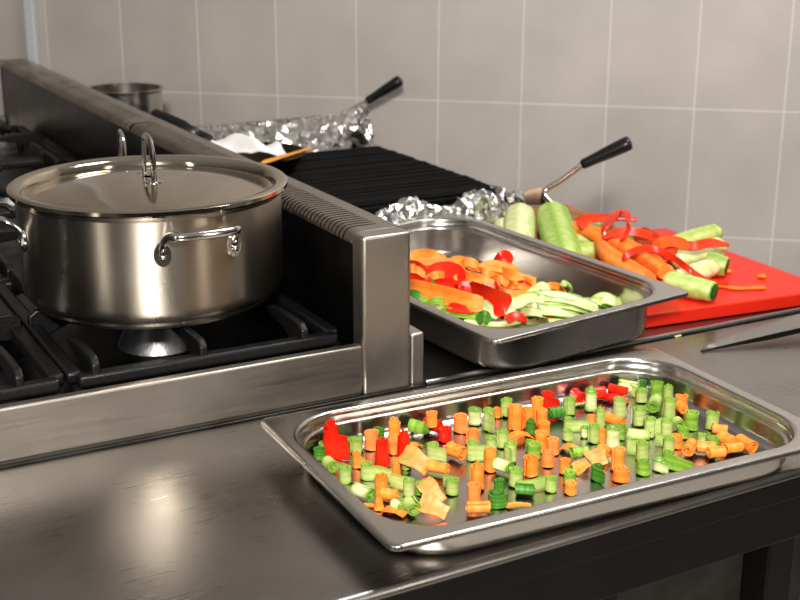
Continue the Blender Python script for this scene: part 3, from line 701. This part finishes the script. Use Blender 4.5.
# form, colour, centre x, base y, width px, height px, extras
RL=[
('U','r',331,459,21,27,dict(taper=.25,tele=.012,tail=.020,td=0)),
('U','d',312,461,14,10,dict(tele=.002)),('U','g',317,452,12,12,{}),('L','d',345,443,11,17,dict(az=20)),('U','g',356,455,14,13,dict(tele=.001)),('U','d',374,442,13,14,{}),
('U','l',370.5,452,14,18,dict(taper=-.1)),('U','o',394,445,13,20,dict(tele=.008)),('U','o',357,469,9,13,dict(tele=.004,tail=.009,td=0)),
('U','r',382.5,469,17,25,dict(taper=.22,tele=.004)),('U','r',404,463,15,24,dict(taper=.2,tele=.010)),('U','l',393.5,456,10,14,{}),('S','o',415,450,12,9,dict(az=40,bend=1.5)),
('U','g',344.5,485,13,16,dict(tail=.014,td=150)),('L','p',362,503,14,22,dict(az=-40)),('L','g',330,474,13,14,dict(az=-60)),('U','g',366,481,12,16,dict(tail=.026,td=5)),
('U','o',396,483,11,16,dict(taper=.35,tele=.009)),('U','g',408.5,498,13,16,dict(tail=.022,td=165,tele=.001)),('U','m',421,497,13,11,{}),
('U','o',380.5,495,15,17,{}),('L','o',388,504,13,15,dict(az=-15)),('U','o',378.5,512,11,16,dict(taper=.5)),('S','o',394,517,20,12,dict(az=-30,bend=.9)),
('S','o',367,509,11,6,dict(az=10,bend=.6)),('L','p',397,513,10,12,dict(az=-50)),('L','g',411,518,16,17,dict(az=-70)),
('S','l',432,505,22,17,dict(az=-50,bend=.7,tip=.75)),('S','l',433,519,24,18,dict(az=-25,bend=.7,tip=.7)),('U','g',452,497,13,15,dict(tail=.015,td=150,tele=.002)),
('S','l',415,474,26,22,dict(az=-35,bend=.8,tip=.55)),('U','m',406,471,10,12,{}),('L','o',437,478,13,20,dict(az=-25)),('U','g',433,461,13,15,dict(tail=.016,td=-10)),
('L','o',456,463,15,17,dict(az=-45)),('L','m',413,434,14,17,dict(az=-30)),('L','r',431,434,13,17,dict(az=-40)),('U','o',432,428,13,13,dict(z=.012,zlab=1)),
('U','r',444.5,444,15,12,dict(tele=.002)),('U','l',461,434,14,16,dict(tail=.008,td=-5,taper=-.1)),('U','p',469,422,15,15,{}),('U','l',473,447,14,14,dict(taper=.05)),
('U','g',489,432,12,21,dict(tail=.011,td=-30,tele=.001)),('U','g',473,462,13,18,dict(tail=.014,td=20)),('U','g',491,454,13,14,{}),
('U','o',490,474,14,22,dict(tele=.002)),('U','o',477.5,493,15,23,dict(tele=.006)),('U','l',474,505,14,18,dict(taper=-.12,tail=0)),('L','o',478,518,13,22,dict(az=5)),
('U','g',505.5,418,12,17,dict(tele=.003)),('U','o',495,417,8,9,{}),('U','o',516,432,15,24,dict(taper=-.03)),('U','o',537,424,13,24,dict(taper=-.03)),('U','r',537,404,13,16,dict(tail=.018,td=-25)),
('U','o',529,431,14,20,{}),('U','o',542,429,14,17,{}),('U','d',531,437,11,13,dict(tele=.005,taper=.2)),('U','o',545,438,13,13,{}),('U','o',541,454,13,20,{}),('S','o',521,443,22,12,dict(az=20,bend=1.6)),
('U','g',503,450,14,16,dict(taper=.1)),('U','g',511,465,14,19,dict(tail=.009,td=-40,tele=.003)),('U','l',554,457,13,16,dict(taper=.02)),('U','m',534,461,15,15,dict(tail=.014,td=150)),
('U','l',548,469,14,15,{}),('U','o',532,479,15,19,dict(taper=-.05)),('L','p',503,477,14,18,dict(az=-40)),('U','g',516,489,15,16,dict(tele=.003,tail=.012,td=130)),
('U','d',500,496,12,14,{}),('L','d',524,499,12,17,dict(az=-10)),('U','d',498,510,21,13,{}),('S','o',519,509,20,7,dict(az=5,bend=.5)),
('U','g',551,494,13,14,dict(tail=.032,td=215)),('U','o',565,476,12,14,dict(tele=.001)),('S','o',571,454,17,12,dict(az=-30,bend=1.5)),('L','m',579,463,13,16,dict(az=15)),
('S','o',582,474,15,13,dict(az=35,bend=.9,tip=.5)),('U','m',570,487,15,12,dict()),('U','d',570,475,8,8,dict(taper=.3)),('U','o',571,496,13,11,{}),
('L','d',557,422,13,14,dict(az=200)),('U','g',570,417,13,16,dict(tele=.001)),('U','g',569,432,10,12,dict(tail=.024,td=10)),('U','g',568,442,11,10,{}),('U','p',585,439,9,10,{}),
('U','l',592,428,10,11,dict(taper=.3)),('U','g',594.5,445,12,17,{}),('U','p',591,413,12,20,dict(taper=.1,tele=.007)),
('L','r',572,401,12,14,dict(az=-70)),('L','r',586,397,13,18,dict(az=10)),('L','r',597,399,11,13,dict(az=-20)),('L','r',612,394,10,17,dict(az=-35)),('S','r',617,404,20,13,dict(az=-20,bend=1.0)),
('S','p',581,407,12,6,dict(az=15,bend=.7)),('U','g',600.5,430,11,18,dict(tele=.005)),('L','o',615,429,12,21,dict(az=-50)),('U','g',620,418,14,17,dict(taper=.03)),
('L','p',625,394,13,20,dict(az=-25)),('U','d',643,391,11,12,dict(tele=.001)),('U','g',642,404,12,12,dict(tail=.022,td=150)),('U','m',657,401,13,17,dict()),('U','g',670,402,11,13,dict(tele=.004)),
('U','o',683,411,15,13,dict(turns=1.3)),('L','o',682,416,11,11,dict(az=-80)),('L','g',655,414,14,18,dict(az=-110,)),('U','g',670,421,14,20,{}),('U','g',640,428,14,17,dict(taper=-.05)),
('U','g',651,439,13,19,dict(taper=.05)),('U','g',667,442,13,20,dict(tail=.012,td=190)),('L','g',679,433,12,11,dict(az=-85)),('U','m',692,432,15,17,{}),('U','m',684,440,12,10,{}),
('L','g',638,444,12,21,dict(az=-10)),('U','p',613,451,15,21,dict(tele=.003,taper=.03)),('U','m',621,441,11,14,{}),('U','o',603,444,9,13,{}),
('S','l',597,468,16,20,dict(az=-70,bend=.9,tip=.6)),('L','o',605,460,12,12,dict(az=-60)),('U','o',619,473,14,22,{}),('U','o',622,484,18,12,{}),('U','d',598,482,13,14,dict(tail=.012,td=-30)),
('U','g',643,462,14,17,dict(tail=.016,td=170)),('U','m',644,477,14,13,{}),('U','p',661,473,14,11,dict(tail=.01,td=-20)),('U','g',669.5,453,12,13,dict(tail=.017,td=155)),
('U','m',669,470,12,16,dict(tail=.030,td=-25)),('L','p',677,470,8,11,dict(az=0)),('U','o',677,450,13,12,dict()),('L','o',691,457,13,19,dict(az=-115)),
('L','o',706,457,13,17,dict(az=-10)),('U','m',714,451,13,11,{}),('U','g',703,443,9,7,{}),('U','g',713,431,14,16,{}),('L','o',720,438,11,14,dict(az=-15)),
('L','o',728,449,13,18,dict(az=-60)),('L','o',717,462,12,16,dict(az=10)),('L','o',733,457,12,17,dict(az=15)),('L','o',747,455,14,19,dict(az=-65)),
]
VD=math.atan2(FW.y,FW.x)       # heading of the view on the ground
def az_pic(deg):               # picture-sense angle (0 right, 90 away, -90 towards the viewer) to world
    return VD-PI/2+math.radians(deg)
info=[]
def inside(P,m):
    q=Matrix.Rotation(-T1,4,'Z')@P; i=.0285+m; x0,x1,y0,y1=i,.53-i,i,.325-i; r=max(.05-m,.004)
    q.x=min(max(q.x,x0),x1); q.y=min(max(q.y,y0),y1)
    cx=min(max(q.x,x0+r),x1-r); cy=min(max(q.y,y0+r),y1-r); d=Vector((q.x-cx,q.y-cy)); 
    if d.length>r: d=d.normalized()*r; q.x=cx+d.x; q.y=cy+d.y
    return Matrix.Rotation(T1,4,'Z')@q
for idx,(form,kind,cx,yb,wp,hp_,ex) in enumerate(RL):
    rnd=random.Random(idx*7+3); z0=FZ+ex.get('z',0); yb+=0
    if 'z' in ex: base=at(cx,yb+10,FZ)
    else: base=at(cx,yb,FZ)
    dist=(base-CAM).dot(FW); s=dist/F; w=wp*s*1.1; h=hp_*s*1.04
    back=Vector((FW.x,FW.y,0)).normalized()
    base=inside(base+back*w*.5,max(w*.55,h*.5 if form!='U' else 0))-back*w*.5
    if form=='U':
        bm=roll(kind,w,h*.97,rnd,ex.get('taper',rnd.uniform(-.02,.08)),ex.get('tele',rnd.choice((0,0,.001))),ex.get('turns',rnd.uniform(1.9,2.6)),ex.get('tail',0),az_pic(ex.get('td',0)))
        o=obj(NAME[kind],bm,VEGP if kind=='r' else VEG,None,angle=1.0,loc=base+back*w*.5+Vector((0,0,ex.get('z',0))),rot=(rnd.uniform(-.04,.04),rnd.uniform(-.04,.04),0))
        o.rotation_euler=(0,0,0)
    elif form=='L':
        bm=roll(kind,w,h,rnd,rnd.uniform(0,.08),rnd.choice((0,.002)),rnd.uniform(2.0,2.8),0,0)
        for v in bm.verts: v.co.z-=h/2
        o=obj(NAME[kind],bm,VEGP if kind=='r' else VEG,None,angle=1.0)
        a=az_pic(ex['az']); o.rotation_euler=(Matrix.Rotation(a,4,'Z')@Matrix.Rotation(PI/2,4,'Y')).to_euler()
        o.location=base+back*w*.5+Vector((0,0,w*.515+.0006))
    else:
        bm=sheet(kind,w*1.15,h*1.1,rnd,ex.get('bend',1),.0008)
        tip=ex.get('tip',.0); a=az_pic(ex['az'])
        o=obj(NAME[kind],bm,VEGP if kind=='r' else VEG,None,angle=1.0)
        Rm=Matrix.Rotation(az_pic(-90),4,'Z')@Matrix.Rotation(tip,4,'Y')@Matrix.Rotation(a-az_pic(-90),4,'Z')
        zs=[(Rm@v.co).z for v in o.data.vertices]
        o.rotation_euler=Rm.to_euler(); o.location=base+back*h*.5+Vector((0,0,-min(zs)+.0002))
    info.append((o,kind,form,cx,yb,ex))
bpy.context.view_layer.update()
# describe each by kind, pose and its rank from the left inside the back / middle / front third of the tray
MI=Matrix.Rotation(-T1,4,'Z')
def band(o):
    v=(MI@o.location).y
    return 'back' if v>.225 else ('middle' if v>.12 else 'front')
def word(kind,form,ex):
    pose={'U':'upright','L':'toppled','S':'loose curled'}[form]; wd_=WORD[kind]
    if form=='S': wd_=wd_.replace('roll','strip')
    if ex.get('z'): pose='perched'
    elif ex.get('tail'): pose='tailed'
    elif form=='U' and ex.get('tele',0)>=.004: pose='pointed'
    return pose+' '+wd_
ORD='first second third fourth fifth sixth seventh eighth ninth tenth eleventh twelfth thirteenth fourteenth fifteenth'.split()
cl={}
for t_ in info:
    o,kind,form,cx,yb,ex=t_; cl.setdefault((word(kind,form,ex),band(o)),[]).append(t_)
GRP={'zucchini_roll':'zucchini rolls in the shallow tray','carrot_roll':'carrot rolls in the shallow tray','pepper_roll':'red pepper rolls in the shallow tray'}
for (wd_,bd),L in cl.items():
    L.sort(key=lambda q:q[3])
    for i,t_ in enumerate(L):
        o=t_[0]; where='%s third of shallow tray'%bd
        if len(L)==1: lb='only %s in the %s'%(wd_,where)
        else: lb='%s, %s from left, %s'%(wd_,ORD[i],where)
        nm=NAME[t_[1]]; tag(o,lb,CATN[nm],GRP[nm])
# ------------------------------------------------------------------ peelings in the deep tray
def tp(x,y,h):
    """point of the deep tray seen at (x,y), at height h above its floor level"""
    return at(x,y,.0105+h)
def peel(name,label,cat,P,w,kind,up=.5,curl=.05,mat=None,seed=1,wd=None,end=.72,group=None,th=.0014):
    rnd=random.Random(seed); cf=vcol(kind,rnd); pts=[tp(*p) for p in P]
    ez=Vector((0,0,1)); back=Vector((FW.x,FW.y,0)).normalized()
    W=wd if wd else (back*(1-up)+ez*up)
    return pieceribbon(name,label,cat,pts,W,w,lambda u,v:cf(u,v),mat or (VEGP if kind=='r' else VEG),th,(lambda u:.25+.75*math.sin(PI*u)**.6) if 'bulging' in label else (lambda u:end+(1-end)*min(1,min(u,1-u)*8)),curl,group)
G1='carrot peels in the deep tray';G2='pepper strips in the deep tray';G3='zucchini ribbons in the deep tray'; G4='green pepper strips in the deep tray'
# hidden fill: lower ribbons that give the heap its body
PEELS=[
# name,label,cat,points(x,y,height),width,kind,up,curl,group
('carrot_peel','wide orange carrot peel lying along the left flue side of the heap','peel',[(404,286,.040),(425,291,.042),(450,297,.044),(470,303,.043),(483,304,.042)],.026,'o',.55,.05,G1),
('carrot_peel','orange carrot peel at the far left end of the heap','peel',[(404,262,.034),(420,255,.042),(435,257,.045),(446,260,.038)],.022,'o',.35,.05,G1),
('carrot_peel','pale orange carrot peel arching over the large red pepper piece','peel',[(408,272,.040),(416,265,.050),(428,262,.055),(442,262,.056),(456,268,.054),(462,278,.044)],.018,'l',.3,.05,G1),
('pepper_strip','large glossy red pepper piece bulging up at the left of the heap','pepper',[(426,279,.044),(434,277,.047),(445,276,.048),(455,278,.047),(463,283,.044)],.046,'r',.50,.03,G2),
('pepper_strip','red pepper strip peeking out under the left orange peels','pepper',[(404,272,.036),(412,277,.038),(424,276,.042),(436,272,.040)],.020,'r',.4,.05,G2),
('pepper_strip','red pepper strip behind the pale orange arch','pepper',[(404,279,.037),(414,281,.036),(426,285,.036)],.018,'r',.5,.05,G2),
('pepper_strip','wide red pepper strip running through the middle of the heap','pepper',[(434,284,.042),(456,288,.046),(474,289,.044),(495,291,.040)],.024,'r',.35,.06,G2),
('pepper_strip','dark red pepper strip under the middle orange curls','pepper',[(462,276,.040),(480,281,.042),(500,285,.040),(520,289,.034)],.018,'r',.4,.05,G2),
('pepper_strip','rolled red pepper strip at the centre of the heap','pepper',[(472,292,.044),(484,296,.048),(498,302,.046),(509,308,.040)],.034,'r',.75,.22,G2),
('pepper_strip','red pepper piece standing up at the back of the heap','pepper',[(493,266,.040),(499,259,.056),(506,256,.060),(512,262,.050)],.018,'r',.6,.05,G2),
('carrot_peel','orange carrot peel looping behind the red pepper piece','peel',[(448,264,.046),(456,260,.052),(466,262,.052),(476,268,.048),(488,268,.046)],.014,'o',.4,.05,G1),
('carrot_peel','small orange curl standing behind the heap','peel',[(462,268,.048),(466,262,.058),(474,264,.056),(480,270,.046)],.014,'o',.6,.05,G1),
('carrot_peel','orange carrot loop open toward the front at the back of the heap','peel',[(500,276,.044),(488,277,.046),(482,271,.052),(490,266,.058),(504,268,.056),(518,272,.048)],.018,'o',.55,.05,G1),
('carrot_peel','orange carrot peel between the loop and the centre peels','peel',[(455,280,.046),(466,276,.048),(480,280,.050),(494,283,.046)],.014,'o',.4,.05,G1),
('carrot_peel','long orange carrot peel along the back right of the carrot heap','peel',[(496,271,.046),(508,276,.050),(520,280,.048),(536,283,.042)],.020,'o',.5,.05,G1),
('carrot_peel','wavy orange carrot peel ending beside the green ribbons','peel',[(510,284,.040),(520,280,.046),(532,286,.044),(541,291,.036)],.014,'o',.5,.05,G1),
('carrot_peel','light orange carrot peel bent over in front of heap centre','peel',[(500,282,.046),(499,292,.048),(506,297,.050),(518,298,.046),(527,297,.042)],.022,'l',.65,.05,G1),
('carrot_peel','thin light orange carrot peel lying across the red strips','peel',[(462,272,.052),(470,281,.050),(482,285,.048)],.014,'o',.3,.05,G1),
('carrot_peel','orange carrot loop right of the centre, near the upright green curl','peel',[(546,292,.036),(549,286,.042),(557,286,.044),(562,291,.040),(566,297,.034)],.010,'o',.7,.05,G1),
('zucchini_ribbon','small pale green zucchini ribbon end upright among the orange peels','peel',[(509,284,.046),(513,286,.050),(517,289,.046)],.014,'p',.9,.02,G3),
('zucchini_ribbon','pale zucchini ribbon diagonal in front of the wide orange peel','peel',[(480,303,.040),(488,310,.036),(498,318,.028)],.020,'p',.3,.05,G3),
('zucchini_ribbon','pale zucchini ribbon lying along the front rim of the deep tray','peel',[(464,322,.026),(480,324,.024),(500,325,.022),(520,322,.024)],.014,'p',.2,.05,G3),
('pepper_strip','small red pepper strip among the green pepper pieces','pepper',[(448,307,.034),(460,309,.036),(474,311,.034)],.016,'r',.3,.05,G2),
('pepper_strip','red pepper scrap between the front zucchini ribbons','pepper',[(506,320,.030),(516,316,.034),(527,320,.028)],.014,'r',.4,.05,G2),
('zucchini_ribbon','folded zucchini ribbon peaking at the top of the ribbon heap','peel',[(524,300,.040),(534,291,.052),(542,287,.058),(549,294,.050),(553,300,.040)],.020,'p',.3,.05,G3),
('zucchini_ribbon','upright curled zucchini ribbon with green edge behind the ribbon heap','peel',[(569,296,.036),(572,288,.050),(566,283,.060),(563,286,.058)],.012,'g',.2,.05,G3),
('zucchini_ribbon','looped zucchini ribbon at the left side of the ribbon heap','peel',[(508,316,.030),(512,306,.040),(522,301,.044),(530,308,.038),(534,318,.028)],.018,'p',.5,.05,G3),
('zucchini_ribbon','broad pale zucchini ribbon folded over the loop','peel',[(514,306,.040),(526,300,.048),(536,302,.048),(538,316,.032)],.024,'p',.4,.05,G3),
('zucchini_ribbon','zucchini ribbon standing on edge in front of the ribbon heap','peel',[(536,318,.026),(540,308,.040),(546,301,.046),(556,300,.044)],.016,'p',.5,.05,G3),
('zucchini_ribbon','long pale zucchini ribbon sweeping over the top of the heap','peel',[(524,300,.046),(545,297,.052),(565,299,.050),(585,305,.040),(598,309,.030)],.022,'p',.35,.08,G3),
('zucchini_ribbon','long green edged zucchini ribbon across the middle of the heap','peel',[(534,303,.044),(552,303,.047),(572,306,.042),(592,311,.030)],.019,'p',.4,.08,G3),
('zucchini_ribbon','pale zucchini ribbon bulging toward the front rim','peel',[(534,311,.036),(552,311,.040),(572,313,.034),(586,315,.024)],.020,'p',.45,.1,G3),
('zucchini_ribbon','low zucchini ribbon at the front right of the heap','peel',[(548,318,.028),(566,318,.028),(584,317,.022)],.022,'p',.45,.08,G3),
('zucchini_ribbon','pale zucchini ribbon at the right side of the heap','peel',[(590,307,.026),(602,299,.036),(614,302,.032),(622,307,.020)],.024,'p',.35,.05,G3),
('zucchini_ribbon','looped zucchini ribbon at the far right end of the heap','peel',[(600,308,.020),(614,307,.024),(627,299,.032),(631,301,.028),(618,309,.018)],.018,'g',.5,.05,G3),
('zucchini_ribbon','last pale zucchini ribbon tip at the right end of the heap','peel',[(622,304,.022),(631,300,.026),(638,302,.018)],.020,'p',.3,.05,G3),
('carrot_peel','small orange carrot peel in front of the zucchini ribbons','peel',[(541,316,.030),(549,315,.032),(560,318,.026)],.010,'o',.5,.05,G1),
('green_pepper_strip','curved green pepper strip at the far left by the front rim','pepper',[(404,298,.028),(412,294,.036),(420,297,.034),(424,301,.028)],.014,'d',.4,.05,G4),
('green_pepper_strip','glossy green pepper strip crossing toward the orange peel','pepper',[(418,303,.028),(428,299,.034),(436,295,.040)],.012,'m',.4,.05,G4),
('green_pepper_strip','open green pepper ring next to the wide orange peel','pepper',[(428,306,.028),(434,301,.036),(443,302,.036),(445,308,.030),(436,310,.028)],.010,'m',.6,.05,G4),
('green_pepper_strip','green pepper strip curving below the small red strip','pepper',[(440,312,.026),(452,313,.030),(466,315,.030),(480,318,.026)],.016,'m',.3,.05,G4),
('green_pepper_strip','light green pepper strip beside the pale diagonal ribbon','pepper',[(446,305,.032),(456,309,.030),(448,317,.026)],.012,'g',.3,.05,G4),
('green_pepper_strip','pointed dark green pepper tip near the front corner of the deep tray','pepper',[(477,322,.026),(484,316,.036),(489,322,.028)],.016,'d',.6,.05,G4),
('green_pepper_strip','dark green pepper scrap at the edge of the red pepper piece','pepper',[(421,285,.042),(428,281,.050),(434,287,.044)],.012,'d',.6,.05,G4),
('green_pepper_strip','low green pepper strip along the front left rim','pepper',[(414,303,.022),(430,312,.020),(450,320,.018),(468,324,.018)],.020,'m',.2,.05,G4),
('carrot_peel','thin orange carrot peel under the large red piece','peel',[(430,268,.040),(446,274,.036),(470,280,.034),(505,290,.030)],.030,'o',.3,.05,G1),
('pepper_strip','broad red pepper strip at the bottom of the heap','pepper',[(410,290,.026),(440,296,.026),(480,305,.024),(510,312,.022)],.040,'r',.2,.05,G2),
('zucchini_ribbon','broad zucchini ribbon at the bottom of the ribbon heap','peel',[(505,322,.014),(540,318,.014),(580,314,.012),(612,309,.010)],.050,'p',.05,.02,G3),
]
xr=random.Random(99)
zr=random.Random(5)
for i in range(15):
    u=zr.random(); x=530+u*72; y=303+u*2+zr.uniform(-4,11)*(1-.5*u); a=zr.uniform(-.2,.55); L=zr.uniform(18,38); hh=.050-.020*u-.0011*max(0,y-303)
    P=[(x-L/2*math.cos(a),y-L/4*math.sin(a),hh-.004),(x,y-zr.uniform(1,3),hh+.005),(x+L/2*math.cos(a),y+L/4*math.sin(a),hh-.006)]
    PEELS.append(('zucchini_ribbon','thin green edged zucchini ribbon on the pale ribbon heap in the deep tray','peel',P,zr.uniform(.009,.016),zr.choice('ppg'),zr.uniform(.3,.7),.04,'thin ribbons of the zucchini heap'))
for i in range(20):
    x=xr.uniform(412,528); lo=262+(x-412)*.16; y=lo+xr.uniform(4,22); a=xr.uniform(-.5,.9); L=xr.uniform(14,30); k=xr.choice('ooolrr'); hh=.040+.006*xr.random()
    P=[(x-L/2*math.cos(a),y-L/4*math.sin(a),hh),(x,y-xr.uniform(1,5),hh+.008),(x+L/2*math.cos(a),y+L/4*math.sin(a),hh-.002)]
    PEELS.append(('pepper_strip' if k=='r' else 'carrot_peel','%s in the tangle of strips in the deep tray'%({'o':'thin orange carrot peel','l':'thin light orange carrot peel','r':'small red pepper shred'}[k]),'pepper' if k=='r' else 'peel',P,xr.uniform(.008,.014),k,xr.uniform(.3,.8),.05,{'o':'thin orange peels of the tangle','l':'thin light orange peels of the tangle','r':'small red shreds of the tangle'}[k]))
for i,(nm,lb,ct,P,w,k,up,cu,g) in enumerate(PEELS): peel(nm,lb,ct,P,w,k,up,cu,seed=i+50,group=g)
#ROLLS-END
# ------------------------------------------------------------------ light
def area(name,loc,target,size,power,col=(1,1,1),sy=None):
    l=bpy.data.lights.new(name,'AREA'); l.energy=power; l.size=size; l.color=col
    if sy: l.shape='RECTANGLE'; l.size_y=sy
    o=bpy.data.objects.new(name,l); C.objects.link(o); o.location=loc; d=Vector(target)-Vector(loc); o.rotation_euler=d.to_track_quat('-Z','Y').to_euler(); return o
area('key_light',(-.80,-1.45,1.25),(.65,.6,.05),.26,92,(1,.97,.93))
area('overhead_fill',(1.2,.2,2.1),(.9,.6,0),.8,34,(1,.98,.96))  # soft fill added overhead, no lamp seen there
area('streak_strip_left',(-2.6,-.9,1.0),(0,.6,.1),.22,9,(1,.95,.86),sy=1.7)  # tall narrow light added on the left for streaks on the pot
area('streak_strip_right',(1.3,-2.4,.9),(0,.6,.1),.2,9,(1,.93,.82),sy=1.7)  # matching strip added on the right, also for pot streaks
wd=bpy.data.worlds.new('world'); bpy.context.scene.world=wd; wd.use_nodes=True; t=wd.node_tree; bg=t.nodes['Background']
tc=t.nodes.new('ShaderNodeTexCoord'); sp_=t.nodes.new('ShaderNodeSeparateXYZ'); t.links.new(tc.outputs['Generated'],sp_.inputs[0])
cr=ramp(t,sp_.outputs[2],[(0.0,(.035,.033,.03)),(.12,(.08,.076,.072)),(.45,(.24,.23,.22)),(1,(.36,.35,.34))]); t.links.new(cr.outputs[0],bg.inputs[0]); bg.inputs[1].default_value=.95
sn=bpy.context.scene; sn.view_settings.view_transform='Standard'; sn.view_settings.look='Medium High Contrast'; sn.view_settings.exposure=-.32; sn.view_settings.gamma=1
sn.cycles.use_denoising=True; sn.cycles.max_bounces=8; sn.cycles.caustics_reflective=False; sn.cycles.caustics_refractive=False
